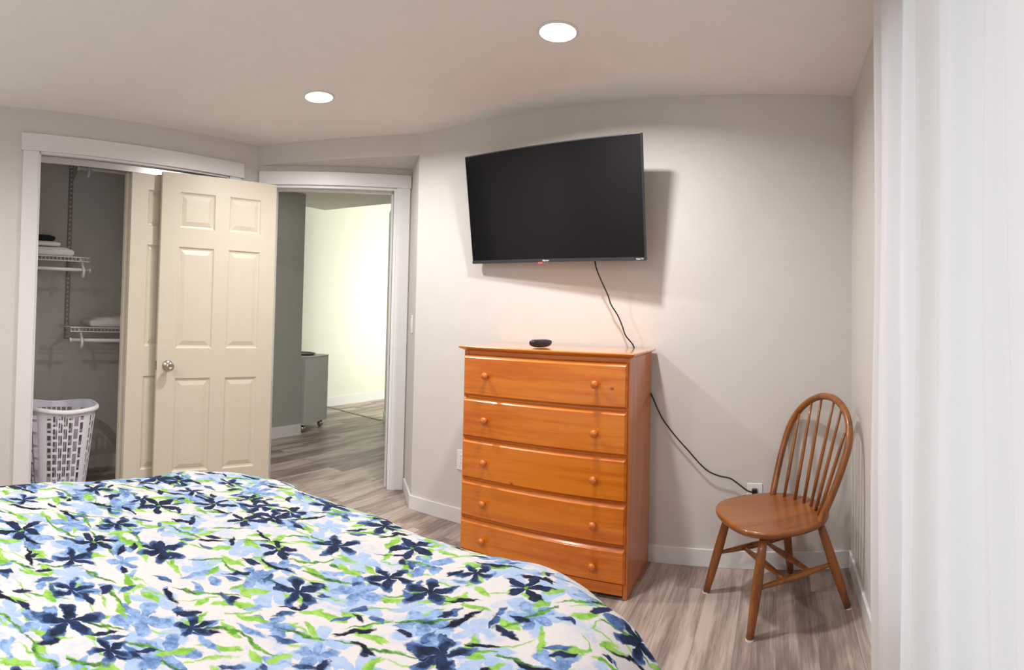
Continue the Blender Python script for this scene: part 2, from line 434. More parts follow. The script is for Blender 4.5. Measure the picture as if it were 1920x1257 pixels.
sp = obj('strike_plate', b, M['steel'], jamb); sp['label'] = 'brushed steel strike plate'
# baseboards
def bb(name, pts, label, h=BH, mat='trim'):
    """pts polyline at wall face; board lies on the left side of travel"""
    b = bm_(); P = [Vector(p) for p in pts]; n = len(P); off = []
    for i in range(n):
        d1 = (P[i]-P[max(i-1, 0)]) if i else (P[1]-P[0]); d2 = (P[min(i+1, n-1)]-P[i]) if i < n-1 else d1
        d1.normalize(); d2.normalize(); n1 = Vector((-d1.y, d1.x)); n2 = Vector((-d2.y, d2.x)); m_ = (n1+n2).normalized()
        off.append(P[i]+m_*(BT/max(.3, m_.dot(n1))))
    prism(b, [tuple(p) for p in P]+[tuple(p) for p in off[::-1]], 0, h)
    return struct(name, b, M[mat], label, 'baseboard', bev=.002)
bb('baseboard_back', [(R, D), (B.x, B.y), tuple(E*.97+B*.03)][::-1] and [tuple((E*.93+B*.07)), (B.x, B.y), (R-.012, D)][::-1] and [(R-.012, D), (B.x, B.y), tuple(E*.93+B*.07)][::1], 'white baseboard along the television wall and angled return')
bb('baseboard_right', [(R, BACKY), (R, D-.0001)], 'white baseboard along the right-hand wall')
b = bm_(); box(b, -3.2, OX0-.093, -BT, 0, 0, BH); struct('baseboard_left', b, M['trim'], 'white baseboard left of the closet', 'baseboard', FC, .002)

# ------------------------------------------------------------------ hall
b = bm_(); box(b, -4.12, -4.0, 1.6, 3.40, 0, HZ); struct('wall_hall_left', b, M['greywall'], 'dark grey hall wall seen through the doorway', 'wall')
b = bm_(); prism(b, [(-4.0, 1.7), (-4.0+BT, 1.7), (-4.0+BT, 3.40+BT), (-4.0-.10, 3.40+BT), (-4.1, 3.40), (-4.0, 3.40)], 0, .10)
struct('baseboard_hall', b, M['trim'], 'white baseboard at the end of the dark hall wall', 'baseboard')
b = bm_(); box(b, DAYX-.1, DAYX, -.5, 6.9, 0, HZ+.46); struct('wall_hall_back', b, M['hallwall'], 'bright pale wall at the far end of the hall', 'wall')
b = bm_(); box(b, DAYX, DAYX+BT, 3.45, 6.9, 0, .11); struct('baseboard_hall_back', b, M['trim'], 'bright white baseboard at the far end of the hall', 'baseboard')
b = bm_(); prism(b, [(-2.375, 3.02), (-4.0, 4.625), (-3.93, 4.70), (-2.30, 3.09)], 0, HZ); struct('wall_hall_right', b, M['hallwall'], 'pale hall wall seen edge-on through the doorway', 'wall')
b = bm_(); prism(b, [(-2.384, 3.012), (-4.008, 4.617), (-4.0, 4.625), (-2.375, 3.02)], 0, .10); struct('baseboard_hall_right', b, M['trim'], 'white baseboard of the hall wall behind the door jamb', 'baseboard')
b = bm_(); box(b, -3.96, -1.9, 4.70, 4.78, 0, HZ+.46); box(b, DAYX, -2.85, 6.72, 6.82, 0, HZ+.46)
struct('wall_hall_far', b, M['hallwall'], 'pale walls closing the far room', 'wall')
b = bm_(); box(b, -2.95, -2.85, 4.78, 5.05, 0, HZ+.46); box(b, -2.95, -2.85, 6.45, 6.72, 0, HZ+.46); box(b, -2.95, -2.85, 5.05, 6.45, 0, .6); box(b, -2.95, -2.85, 5.05, 6.45, 2.1, HZ+.46)
struct('wall_hall_window', b, M['hallwall'], 'pale far-room wall with an added window opening', 'wall')
b = bm_()
for a in ((5.05, 5.10, .6, 2.1), (6.40, 6.45, .6, 2.1), (5.05, 6.45, .6, .65), (5.05, 6.45, 2.05, 2.1)): box(b, -2.93, -2.89, *a)
struct('added_window_2', b, M['trim'], 'added unseen white window frame beside the far-room fill light', 'window')  # out-of-view window, invented to go with the added daylight panel
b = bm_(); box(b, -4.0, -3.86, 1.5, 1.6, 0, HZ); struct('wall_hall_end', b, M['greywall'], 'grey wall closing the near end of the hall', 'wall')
# threshold strip
b = bm_(); P0 = Vector((-4.947, 4.653)); P1 = Vector((-3.98, 4.548)); q = Vector((.06, .55)).normalized()*.02
prism(b, [tuple(P0-q), tuple(P1-q), tuple(P1+q), tuple(P0+q)], 0, .005)
struct('trim_7', b, plain('brown_strip', (140, 126, 108), .5), 'thin brown threshold strip across the hall floor', 'trim')
# cabinet on ball casters
fb = frame(-4.13, 3.88, math.radians(107))      # X runs along its face towards the far end
cab = thing('side_cabinet', 'pale grey box cabinet on ball casters at the end of the dark hall wall', 'cabinet')
cab.matrix_world = fb
b = bm_(); box(b, -.44, 0, 0, .45, .075, .722); obj('body', b, M['greybox'], cab, .004)
b = bm_(); box(b, -.442, .003, -.003, .453, .722, .736); obj('top', b, M['greybox'], cab, .003)
for (x, y) in ((-.05, .05), (-.05, .40), (-.39, .05), (-.39, .40)):
    b = bm_(); lathe(b, [(0, 0), (.012, .001), (.026, .012), (.033, .033), (.026, .054), (.012, .065), (0, .066)], 20, Matrix.Translation((x, y, 0)))
    ft = obj('ball_caster', b, M['steel'], cab, smooth=True); ft['label'] = 'chrome ball caster'
    b = bm_(); box(b, x-.02, x+.02, y-.02, y+.02, .060, .075); obj('caster_plate', b, M['black'], ft)
b = bm_(); lathe(b, [(0, .0), (.13, 0), (.15, .012), (.155, .02), (.148, .02), (.135, .008), (0, .006)], 40)
tray = obj('round_tray', b, M['darktray'], smooth=True); tray.matrix_world = fb @ Matrix.Translation((-.24, .19, .736))
tag(tray, 'round dark-rimmed tray lying on the pale grey cabinet', 'tray')
# thing on the hall's right wall, edge-on
b = bm_(); dirv = Vector((-.711, .703)); nrm = Vector((-.703, -.711))
def hp(s, o): return tuple(Vector((-2.375, 3.02))+dirv*s+nrm*o)
prism(b, [hp(.30, 0), hp(1.0, 0), hp(1.0, .012), hp(.30, .012)], 1.22, 2.0)
hang = obj('wall_hanging', b, M['greywall'], bev=.003)
tag(hang, 'flat grey panel hung on the hall wall, seen edge-on beside the door jamb', 'wall panel')

# ------------------------------------------------------------------ panel doors
def panel_door(bm, W, H, T, rows, cols, two=True):
    """x 0..W, y 0 (front) .. T (back), z 0..H ; raised panels"""
    xs = sorted(set([0, W]+[c for cc in cols for c in cc])); zs = sorted(set([0, H]+[r for rr in rows for r in rr]))
    def ispanel(a, c):
        return any(abs(a-cc[0]) < 1e-6 for cc in cols) and any(abs(c-rr[0]) < 1e-6 for rr in rows)
    def face(sign, y0):
        for i in range(len(xs)-1):
            for j in range(len(zs)-1):
                x0, x1, z0, z1 = xs[i], xs[i+1], zs[j], zs[j+1]
                if not ispanel(x0, z0):
                    bm.faces.new([bm.verts.new((a, y0, c)) for a, c in ((x0, z0), (x1, z0), (x1, z1), (x0, z1))])
                else:
                    steps = [(0, 0), (.008, .008), (.017, .010), (.045, .0025)]
                    prev = None
                    for ins, dp in steps:
                        ring = [bm.verts.new((a, y0+sign*dp, c)) for a, c in ((x0+ins, z0+ins), (x1-ins, z0+ins), (x1-ins, z1-ins), (x0+ins, z1-ins))]
                        if prev:
                            for k in range(4): bm.faces.new([prev[k], prev[(k+1) % 4], ring[(k+1) % 4], ring[k]])
                        prev = ring
                    bm.faces.new(prev)
    face(1, 0); face(-1, T)
    for (a, c, d, e) in ((0, 0, 0, H), (W, W, 0, H)):
        bm.faces.new([bm.verts.new(p) for p in ((a, 0, 0), (a, T, 0), (a, T, H), (a, 0, H))])
    for z in (0, H): bm.faces.new([bm.verts.new(p) for p in ((0, 0, z), (W, 0, z), (W, T, z), (0, T, z))])
    bmesh.ops.remove_doubles(bm, verts=bm.verts[:], dist=1e-5)
ROWS = [(.157, .735), (.920, 1.545), (1.660, 1.885)]
# bedroom door, opened against the closet wall: x=0 is the free edge
dd = Vector((.145, .760)).normalized()
FDR = frame(-3.03, 1.435, math.atan2(dd.y, dd.x)); FDR.translation.z = .012
b = bm_(); panel_door(b, .775, 2.0, .035, ROWS, [(.115, .350), (.446, .668)])
dr = struct('door_1', b, M['door'], 'cream six-panel bedroom door standing open in front of the closet', 'door', FDR)
def knob(parent, x, z, y, s):
    b = bm_()
    lathe(b, [(0, 0), (.034, 0), (.034, .004), (.024, .010), (.012, .014), (.011, .028), (.018, .034), (.026, .046), (.027, .056), (.022, .064), (.012, .067), (.010, .064), (0, .064)], 28,
          rot_to((0, s, 0), (x, y, z)))
    o = obj('door_knob', b, M['steel'], parent, smooth=True); o['label'] = 'brushed steel round knob'; return o
knob(dr, .068, .812, 0, -1); knob(dr, .068, .812, .035, 1)
b = bm_(); box(b, -.0012, .001, .005, .030, .785, .84); obj('latch_plate', b, M['steel'], dr)
for z in (.22, 1.0, 1.78):
    b = bm_(); tube(b, [(.779, .030, z-.045), (.779, .030, z+.045)], .006, 10); obj('hinge', b, M['steel'], dr, smooth=True)
# sliding closet doors
FS = FC @ Matrix.Translation((0, 0, .02))
SX = -.90
for nm, xo, yo, lab in (('door_2', SX, .022, 'front cream sliding closet door partly behind the open bedroom door'), ('door_3', SX-.02, .066, 'rear cream sliding closet door showing only its edge')):
    b = bm_(); panel_door(b, .655, 1.985, .034, ROWS, [(.110, .295), (.360, .545)])
    o = struct(nm, b, M['door'], lab, 'sliding door', FS @ Matrix.Translation((xo, yo, 0)))
b = bm_(); box(b, OX0+.013, OX1-.013, .018, .022, OZ-.055, OZ-.014); box(b, OX0+.013, OX1-.013, .018, .104, OZ-.017, OZ-.013); box(b, OX0+.013, OX1-.013, .060, .063, OZ-.045, OZ-.014)
tr = obj('sliding_door_track', b, M['track'], mw=FC); tag(tr, 'metal sliding door track under the closet header', 'door track')

# ------------------------------------------------------------------ closet fittings (coordinates in the closet frame: x along, y depth)
def cx(y): return y-C.y            # room y -> position along the closet wall
M['upright'] = plain('upright_metal', (150, 146, 142), .45, .2)
def slotted(name, x, z0, z1, label):
    b = bm_(); y1 = CD-.0005; y0 = CD-.014
    box(b, x-.015, x-.012, y0, y1, z0, z1); box(b, x+.012, x+.015, y0, y1, z0, z1); box(b, x-.0135, x+.0135, y0, y0+.003, z0, z1)
    o = obj(name, b, M['upright'], mw=FC); tag(o, label, 'shelf upright')
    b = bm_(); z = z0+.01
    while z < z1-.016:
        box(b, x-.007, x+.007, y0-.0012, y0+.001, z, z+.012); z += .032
    r = obj('slot_glint_row', b, M['wire'], o); r['kind'] = 'stuff'; return o  # raised pale dashes stand in for light reflected at the slots
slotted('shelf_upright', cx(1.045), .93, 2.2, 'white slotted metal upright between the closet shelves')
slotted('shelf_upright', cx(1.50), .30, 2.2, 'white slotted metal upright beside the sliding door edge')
def wire_shelf(x0, x1, z, label, brackets, name='wire_shelf', rod=True):
    t = thing(name, label, 'shelf'); t.matrix_world = FC
    yf, yb = .345, CD-.02
    b = bm_()
    tube(b, [(x0, yf, z), (x1, yf, z)], .0035, 8); tube(b, [(x0, yf-.002, z-.026), (x1, yf-.002, z-.026)], .0035, 8)
    tube(b, [(x0, yb, z), (x1, yb, z)], .003, 8); tube(b, [(x0, (yf+yb)/2, z-.004), (x1, (yf+yb)/2, z-.004)], .003, 8)
    x = x0+.005
    while x < x1:
        tube(b, [(x, yb, z+.003), (x, yf+.002, z+.003), (x, yf-.002, z-.026)], .0016, 5); x += .0254
    obj('wire_rack', b, M['wire'], t)
    for bx in brackets:
        b = bm_()
        prof = [(CD-.012, z-.004), (yf+.01, z-.004), (yf+.01, z-.022), (yf+.10, z-.030), (CD-.012, z-.10)]
        lo = [b.verts.new((bx-.004, p[0], p[1])) for p in prof]; hi = [b.verts.new((bx+.004, p[0], p[1])) for p in prof]
        b.faces.new(lo); b.faces.new(hi[::-1])
        for i in range(5): b.faces.new([lo[i], hi[i], hi[(i+1) % 5], lo[(i+1) % 5]])
        obj('bracket', b, M['wire'], t)
        if rod:
            b = bm_(); hx = bx+.012
            pts = [(hx, yf+.02, z-.02), (hx, yf+.015, z-.05), (hx, yf-.012, z-.075), (hx, yf-.018, z-.10), (hx, yf-.002, z-.125), (hx, yf+.02, z-.12), (hx, yf+.024, z-.10)]
            tube(b, spline(pts, 4), .0105, 8); obj('rod_hook', b, M['wire'], t, smooth=True)
    if rod:
        b = bm_(); tube(b, [(x0, yf-.004, z-.082), (x1+.003, yf-.004, z-.082)], .0115, 14)
        obj('hanging_rod', b, M['wire'], t, smooth=True)
        for xx in (x0, x1):
            b = bm_(); tube(b, [(xx-.005, yf-.004, z-.082), (xx+.005, yf-.004, z-.082)], .0155, 14)
            obj('rod_end_cap', b, M['wire'], t)
    return t
wire_shelf(cx(.52), cx(1.10), 1.487, 'white wire shelf with hanging rod holding folded white towels', [cx(1.045)])
wire_shelf(cx(.985), cx(1.95), 1.030, 'lower white wire shelf with hanging rod left of the sliding door', [cx(1.050), cx(1.50)])
wire_shelf(cx(1.000), cx(1.95), 2.150, 'topmost wire shelf and rod just below the closet header', [cx(1.060), cx(1.50)])
def folded(name, x0, x1, y0, y1, z0, h, mat, label, cat, bulge=.02, seed=0, lump=.0):
    rnd = random.Random(seed); b = bm_(); nx, ny, nz = 14, 10, 6; V_ = {}
    for i in range(nx+1):
        for j in range(ny+1):
            for k in range(nz+1):
                if 0 < i < nx and 0 < j < ny and 0 < k < nz: continue
                u, v, w = i/nx*2-1, j/ny*2-1, k/nz*2-1
                rr = 1-.06*abs(w)**3
                x = (x0+x1)/2+(x1-x0)/2*math.copysign(abs(u)**.9, u)*rr; y = (y0+y1)/2+(y1-y0)/2*math.copysign(abs(v)**.9, v)*rr
                e = 1-.30*max(abs(u), abs(v))**8
                z = z0+(w*.5+.5)*h*e+(w*.5+.5)*lump*math.sin(u*7+seed)*math.cos(v*5+u*3)
                V_[i, j, k] = b.verts.new((x, y, z))
    def q(a, c, d, e): b.faces.new([V_[a], V_[c], V_[d], V_[e]])
    for i in range(nx):
        for j in range(ny):
            for k in (0, nz): q((i, j, k), (i+1, j, k), (i+1, j+1, k), (i, j+1, k))
    for i in range(nx):
        for k in range(nz):
            for j in (0, ny): q((i, j, k), (i+1, j, k), (i+1, j, k+1), (i, j, k+1))
    for j in range(ny):
        for k in range(nz):
            for i in (0, nx): q((i, j, k), (i, j+1, k), (i, j+1, k+1), (i, j, k+1))
    o = obj(name, b, mat, smooth=True, mw=FC); return tag(o, label, cat)
folded('folded_towel', cx(.60), cx(1.00), .37, .64, 1.493, .062, M['towel'], 'larger white folded towel lying directly on the wire shelf', 'towel', seed=1)
folded('folded_towel', cx(.60), cx(.91), .38, .62, 1.556, .036, M['towel'], 'smaller white folded towel on top of the larger one', 'towel', seed=2)
folded('folded_garment', cx(.62), cx(.875), .39, .60, 1.593, .040, M['blackcloth'], 'black folded cloth on top of the white towels', 'cloth', seed=3)
folded('crumpled_cloth', cx(1.13), cx(1.60), .38, .62, 1.035, .062, M['towel'], 'rumpled pale cloth lying on the lower wire shelf', 'cloth', seed=4, lump=.012)

# laundry hamper (rounded rectangle, tapering, staggered slots)
ham = thing('laundry_hamper', 'tall white plastic laundry hamper with slotted sides standing in the closet', 'laundry hamper')
ham.matrix_world = FC @ Matrix.Translation((cx(.915), .275, 0))
HH = .548
def ham_pt(a, z, out=0.0):
    t = z/HH; hx = .165+.060*t+out; hy = .122+.034*t+out; n = 3.2
    c, s = math.cos(a), math.sin(a)
    r = (abs(c/hx)**n+abs(s/hy)**n)**(-1/n)
    return Vector((r*c, r*s, z))
def rimz(a): return HH+.012*math.cos(2*a)-.004
b = bm_(); NA = 120; zl = [0.0, .030]; PZ = .078; BZ0 = .030
for r_ in range(6):
    z_ = BZ0+r_*PZ
    zl += [z_+.015, z_+PZ/2, z_+PZ/2+.015, z_+PZ]
zl.append(HH)
grid = []
for z in zl:
    grid.append([b.verts.new(ham_pt(2*PI*k/NA, z if z < HH else rimz(2*PI*k/NA))) for k in range(NA)])
for j in range(len(zl)-1):
    for k in range(NA):
        colm = k//4; a_ = 2*PI*(k+.5)/NA
        corner = abs(math.sin(2*a_)) > .985
        slot = (k % 4 != 0) and not corner
        if 1 <= j < len(zl)-2 and slot:
            q_ = (j-1) % 4
            if colm % 2 == 0 and q_ != 0: continue
            if colm % 2 == 1 and q_ != 2: continue
        b.faces.new([grid[j][k], grid[j][(k+1) % NA], grid[j+1][(k+1) % NA], grid[j+1][k]])
b.faces.new(grid[0][::-1])
for v in [v for v in b.verts if not v.link_faces]: b.verts.remove(v)
hb = obj('basket_wall', b, M['white'], ham, recalc=False); sm = hb.modifiers.new('thick', 'SOLIDIFY'); sm.thickness = .003; sm.offset = -1
b = bm_(); prof = [(0, -.022), (.014, -.022), (.018, -.012), (.016, .0), (.006, .006), (-.004, .003), (-.004, -.004), (.0, -.006)]
rg = [[b.verts.new(ham_pt(2*PI*k/NA, HH, o)+Vector((0, 0, rimz(2*PI*k/NA)-HH+dz))) for (o, dz) in prof] for k in range(NA)]
for k in range(NA):
    for i in range(len(prof)): b.faces.new([rg[k][i], rg[k][(i+1) % len(prof)], rg[(k+1) % NA][(i+1) % len(prof)], rg[(k+1) % NA][i]])
obj('rim', b, M['white'], ham, smooth=True)

# ------------------------------------------------------------------ chest of drawers
CX0, CX1, CY0, CY1, CTZ = -1.447, -.621, 2.262, 2.645, 1.040
ch = thing('chest_of_drawers', 'tall orange pine chest with five drawers and round wooden knobs', 'chest of drawers', (-1.034, 2.45, 0))
ox, oy = -1.034, 2.45
def L(x0, x1, y0, y1, z0, z1): return (x0-ox, x1-ox, y0-oy, y1-oy, z0, z1)
b = bm_(); TH = .020
box(b, *L(CX0, CX0+TH, CY0, CY1, 0, CTZ-.022)); box(b, *L(CX1-TH, CX1, CY0, CY1, 0, CTZ-.022)); box(b, *L(CX0+TH, CX1-TH, CY1-.008, CY1, .05, CTZ-.022))
box(b, *L(CX0+TH, CX1-TH, CY0+.012, CY1-.01, .05, .062))
obj('carcass', b, M['pine_side_shaded'], ch, .0015)
b = bm_()
for z in (.052, .213, .397, .594, .791): box(b, *L(CX0+TH, CX1-TH, CY0+.001, CY0+.05, z-.012, z+.012))
box(b, *L(CX0+TH, CX1-TH, CY0+.004, CY0+.05, .998, CTZ-.022))
obj('drawer_rails', b, M['pine'], ch, .001)
b = bm_(); box(b, *L(CX0+TH, CX1-TH, CY0-.008, CY0+.022, .018, .064)); obj('plinth_rail', b, M['pine'], ch, .002)
# top board with moulded underside
b = bm_(); tv = []
for ins, z in ((-.006, CTZ-.030), (-.006, CTZ-.022), (.004, CTZ-.020), (.014, CTZ-.014), (.022, CTZ-.010), (.024, CTZ-.004), (.021, CTZ)):
    tv.append([b.verts.new((x-ox, y-oy, z)) for x, y in ((CX0-ins, CY0-ins), (CX1+ins, CY0-ins), (CX1+ins, CY1+.002), (CX0-ins, CY1+.002))])
for a, c in zip(tv, tv[1:]):
    for k in range(4): b.faces.new([a[k], a[(k+1) % 4], c[(k+1) % 4], c[k]])
b.faces.new(tv[0][::-1]); b.faces.new(tv[-1]); obj('top', b, M['pine_top'], ch, .0015)
DRZ = [(.804, .998), (.606, .793), (.410, .596), (.228, .399), (.066, .216)]
KZ = [.904, .695, .498, .307, .134]
for n_, ((z0, z1), kz) in enumerate(zip(DRZ, KZ)):
    b = bm_(); x0, x1 = CX0+.004-ox, CX1-.008-ox; yb = CY0-.0005-oy
    steps = [(0, 0, 0), (0, .006, 0), (.004, .010, 0), (.010, .014, .0), (.014, .018, 0)]
    prev = None
    for ins, dy, _ in steps:
        ring = [b.verts.new(p) for p in ((x0+ins*.6, yb-dy, z0+ins*.6), (x1-ins*.6, yb-dy, z0+ins*.6), (x1-ins*.6, yb-dy, z1-ins*1.1), (x0+ins*.6, yb-dy, z1-ins*1.1))]
        if prev:
            for k in range(4): b.faces.new([prev[k], prev[(k+1) % 4], ring[(k+1) % 4], ring[k]])
        else: b.faces.new(ring[::-1])
        prev = ring
    b.faces.new(prev)
    d = obj('drawer', b, M['pine'], ch, .001)
    # hidden drawer box behind the front
    b = bm_(); box(b, CX0+TH+.006-ox, CX1-TH-.006-ox, yb+.001, yb+.33, z0+.015, z1-.02); obj('drawer_box', b, M['pine_side_shaded'], d)
    for kx in (-1.309, -.767):
        b = bm_(); lathe(b, [(0, 0), (.009, 0), (.008, .010), (.010, .014), (.0165, .020), (.0175, .027), (.013, .033), (.005, .036), (0, .0362)], 22, rot_to((0, -1, 0), (kx-ox, yb-.017, kz)))
        obj('knob', b, M['pine_side_shaded'], d, smooth=True)

# remote control
b = bm_(); nseg = 14; rings = []
for i in range(nseg+1):
    t = i/nseg; x = (t-.5)*.14; w = .021*(1-abs(2*t-1)**4*.45); hgt = .0180*(1-abs(2*t-1)**4*.4)
    rings.append([b.verts.new((x, w*math.copysign(abs(math.cos(a))**.7, math.cos(a)), .019+.004*abs(2*t-1)**2+hgt*math.copysign(abs(math.sin(a))**.8, math.sin(a)))) for a in [2*PI*k/16 for k in range(16)]])
for a, c in zip(rings, rings[1:]):
    for k in range(16): b.faces.new([a[k], a[(k+1) % 16], c[(k+1) % 16], c[k]])
b.faces.new(rings[0][::-1]); b.faces.new(rings[-1])
rem = thing('remote_control', 'small dark remote control lying on top of the orange chest', 'remote control', (-1.105, 2.40, CTZ), math.radians(74))
obj('remote_body', b, M['remote'], rem, smooth=True)
b = bm_()
for i in range(5):
    for j in (-1, 0, 1): lathe(b, [(.003, 0), (.003, .0015), (0, .0018)], 8, Matrix.Translation((-.05+i*.02, j*.009, .0370)))
obj('buttons', b, M['black'], rem)

# ------------------------------------------------------------------ television
TVC = Vector((-1.126, 2.505, 1.757)); TW, TH_ = 1.010, .588
def tvmat():
    ro = Matrix(((math.cos(.012), 0, math.sin(.012)), (0, 1, 0), (-math.sin(.012), 0, math.cos(.012))))
    ti = Matrix.Rotation(.179, 3, 'X'); ya = Matrix.Rotation(-.095, 3, 'Z')
    m = (ya @ ti @ ro).to_4x4(); m.translation = TVC; return m
tv = thing('television', 'large black flat-screen television tilted down on a wall bracket', 'television'); tv.matrix_world = tvmat()
w2, h2 = TW/2, TH_/2
b = bm_(); box(b, -w2, w2, 0, .022, -h2, h2); box(b, -.30, .30, .022, .052, -h2+.03, .05); obj('housing', b, M['bezel'], tv, .004)
b = bm_(); box(b, -w2+.006, w2-.006, -.0012, .004, -h2+.018, h2-.006); obj('screen', b, M['screen'], tv)
b = bm_(); box(b, -w2+.001, w2-.001, -.0030, .002, -h2+.001, -h2+.016); obj('lower_bezel', b, M['bezel'], tv, .001)
def text(body, size, x, z, y, name, parent):
    cu = bpy.data.curves.new(name, 'FONT'); cu.body = body; cu.size = size; cu.align_x = 'CENTER'; cu.align_y = 'CENTER'; cu.extrude = .0002; cu.offset = size*.03
    to = bpy.data.objects.new(name+'_tmp', cu); COL.objects.link(to)
    dg = bpy.context.evaluated_depsgraph_get(); me = bpy.data.meshes.new_from_object(to.evaluated_get(dg)); bpy.data.objects.remove(to)
    me.materials.clear(); me.materials.append(M['ink'])
    o = bpy.data.objects.new(name, me); COL.objects.link(o); o.parent = parent
    o.matrix_local = Matrix.Translation((x, y, z)) @ Matrix.Rotation(PI/2, 4, 'X'); return o
text('Hisense', .012, -.033, -h2+.0085, -.0034, 'brand_lettering', tv)
text('Roku TV', .010, w2-.028, -h2+.0085, -.0034, 'badge_lettering', tv)
b = bm_(); box(b, -.082, -.060, .0, .012, -h2-.006, -h2+.0005); o = obj('status_light', b, M['led'], tv, .002); o['label'] = 'glowing red standby light'
# wall bracket (parts of the tv assembly), pointing back to the wall
b = bm_(); box(b, -.10, .10, .050, .058, -.10, .10); obj('mount_plate', b, M['black'], tv, .002)
inv = tvmat().inverted()
b = bm_(); A1 = inv @ Vector((-1.10, D-.022, 1.75)); tube(b, [Vector((0, .056, 0)), A1], .018, 10)
box(b, A1.x-.06, A1.x+.06, A1.y-.004, A1.y+.006, A1.z-.12, A1.z+.12); obj('wall_arm', b, M['black'], tv)

# power cord from tv, behind the chest, to the outlet
b = bm_()
P = [(-.915, 2.606, 1.50), (-.902, 2.596, 1.455), (-.885, 2.575, 1.42), (-.862, 2.59, 1.36), (-.835, 2.60, 1.30), (-.820, 2.605, 1.255), (-.785, 2.61, 1.20), (-.762, 2.61, 1.150), (-.745, 2.62, 1.10), (-.715, 2.647, 1.055), (-.70, 2.6535, 1.0), (-.67, 2.6535, .90), (-.625, 2.650, .825), (-.606, 2.64, .795),
     (-.575, 2.63, .735), (-.548, 2.63, .690), (-.490, 2.63, .62), (-.428, 2.63, .556), (-.370, 2.63, .495), (-.324, 2.63, .459), (-.270, 2.63, .440), (-.221, 2.63, .431), (-.175, 2.63, .400), (-.140, 2.63, .376), (-.116, 2.632, .369)]
tube(b, spline(P, 5), .0036, 8); cord = obj('power_cord', b, M['cord'], smooth=True)
tag(cord, 'thin dark power cord running from the television behind the chest to the outlet', 'power cord')
b = bm_(); box(b, -.120, -.094, 2.632, 2.654, .356, .382); pg = obj('plug', b, M['black'], cord, .003)

# outlets and switches
def plate(name, mw, label, kind, w=.070, h=.114):
    t = thing(name, label, 'electrical outlet' if kind == 'outlet' else 'light switch'); t.matrix_world = mw
    b = bm_(); box(b, -w/2, w/2, -.006, 0, -h/2, h/2); obj('cover_plate', b, M['plate'], t, .0025)
    if kind == 'outlet':
        for s in (-1, 1):
            b = bm_(); box(b, -.017, .017, -.0075, -.005, s*.0195-.0145, s*.0195+.0145); o = obj('socket', b, M['plate'], t, .004)
            b = bm_(); box(b, -.008, -.006, -.0078, -.007, s*.0195-.003, s*.0195+.006); box(b, .006, .008, -.0078, -.007, s*.0195-.003, s*.0195+.006); obj('slots', b, M['black'], o)
    else:
        b = bm_(); box(b, -.017, .017, -.0085, -.005, -.033, .033); obj('rocker', b, M['plate'], t, .002)
    return t
plate('wall_outlet', Matrix.Translation((-.107, D, .346)), 'white wall outlet behind the chair with the dark cord plugged in', 'outlet', .074, .116)
plate('wall_outlet', Matrix.Translation((-1.700, D, .358)), 'white wall outlet half hidden by the left side of the chest', 'outlet')
plate('light_switch', Matrix.Translation((-2.175, 2.767, 1.12)) @ Matrix.Rotation(math.radians(-44.8), 4, 'Z'), 'white light switch on the narrow angled wall beside the doorway', 'switch')

# ------------------------------------------------------------------ windsor chair
# local axes: +y points to the chair's back, +x to its left side seen from the front
CHX, CHY = 0.0, 2.345; back = Vector((math.cos(math.radians(30.5)), math.sin(math.radians(30.5))))
chair = thing('windsor_chair', 'brown wooden hoop-back chair with six spindles in the corner beside the curtain', 'chair', (CHX, CHY, 0), math.atan2(back.y, back.x)-PI/2)
SZ = .390
def seat_r(a):
    # rounded trapezoid: front (y<0) wider
    c, s = math.cos(a), math.sin(a)
    hx = .233; hy = .226; n = 2.7 if s < 0 else 2.3
    r = (abs(c/hx)**n+abs(s/hy)**n)**(-1/n)
    return Vector((r*c*(1-.05*max(0, s)), r*s))
b = bm_(); N = 64; prof = [(.90, -.030), (.975, -.026), (1.0, -.014), (1.0, -.008), (.985, -.001), (.93, 0), (.75, -.004), (.5, -.007), (.25, -.008)]
rings = [[b.verts.new((seat_r(2*PI*k/N).x*s_, seat_r(2*PI*k/N).y*s_-.018, SZ+dz)) for k in range(N)] for s_, dz in prof]
for a, c in zip(rings, rings[1:]):
    for k in range(N): b.faces.new([a[k], a[(k+1) % N], c[(k+1) % N], c[k]])
b.faces.new(rings[0][::-1]); cv = b.verts.new((0, 0, SZ-.008))
for k in range(N): b.faces.new([rings[-1][k], rings[-1][(k+1) % N], cv])
obj('seat', b, M['oak_seat'], chair, smooth=True)
Minv = chair.matrix_basis.inverted()
def wl(x, y, z): return Minv @ Vector((x, y, z))
feet = {'a': wl(-.305, 2.410, 0), 'b': wl(-.098, 2.075, 0), 'c': wl(.297, 2.290, 0), 'd': wl(.066, 2.615, 0)}
tops = {'a': Vector((-.150, -.150, SZ-.028)), 'b': Vector((.158, -.150, SZ-.028)), 'c': Vector((.150, .115, SZ-.028)), 'd': Vector((-.130, .115, SZ-.028))}
# decide which side each foot is on
if feet['a'].x > 0:
    for k in tops: tops[k].x *= -1
def leg_at(k, z):
    t = z/(SZ-.028); return feet[k].lerp(tops[k], t)
for k in 'abcd':
    b = bm_(); pts = [feet[k].lerp(tops[k], t) for t in (0.012, .1, .3, .55, .8, 1.0)]
    tube(b, pts, [.0150, .0160, .0190, .0205, .0185, .0150], 14); lg = obj('leg', b, M['oak'], chair, smooth=True)
    b = bm_(); tube(b, [Vector((feet[k].x, feet[k].y, 0)), Vector((feet[k].x, feet[k].y, .006))], .0158, 14); o = obj('foot_pad', b, M['felt'], lg); o['label'] = 'pale felt pad'
def stretcher(p, q):
    b = bm_(); pts = [p.lerp(q, t) for t in (0, .12, .35, .5, .65, .88, 1)]
    tube(b, pts, [.0075, .009, .0125, .014, .0125, .009, .0075], 10); obj('stretcher', b, M['oak'], chair, smooth=True)
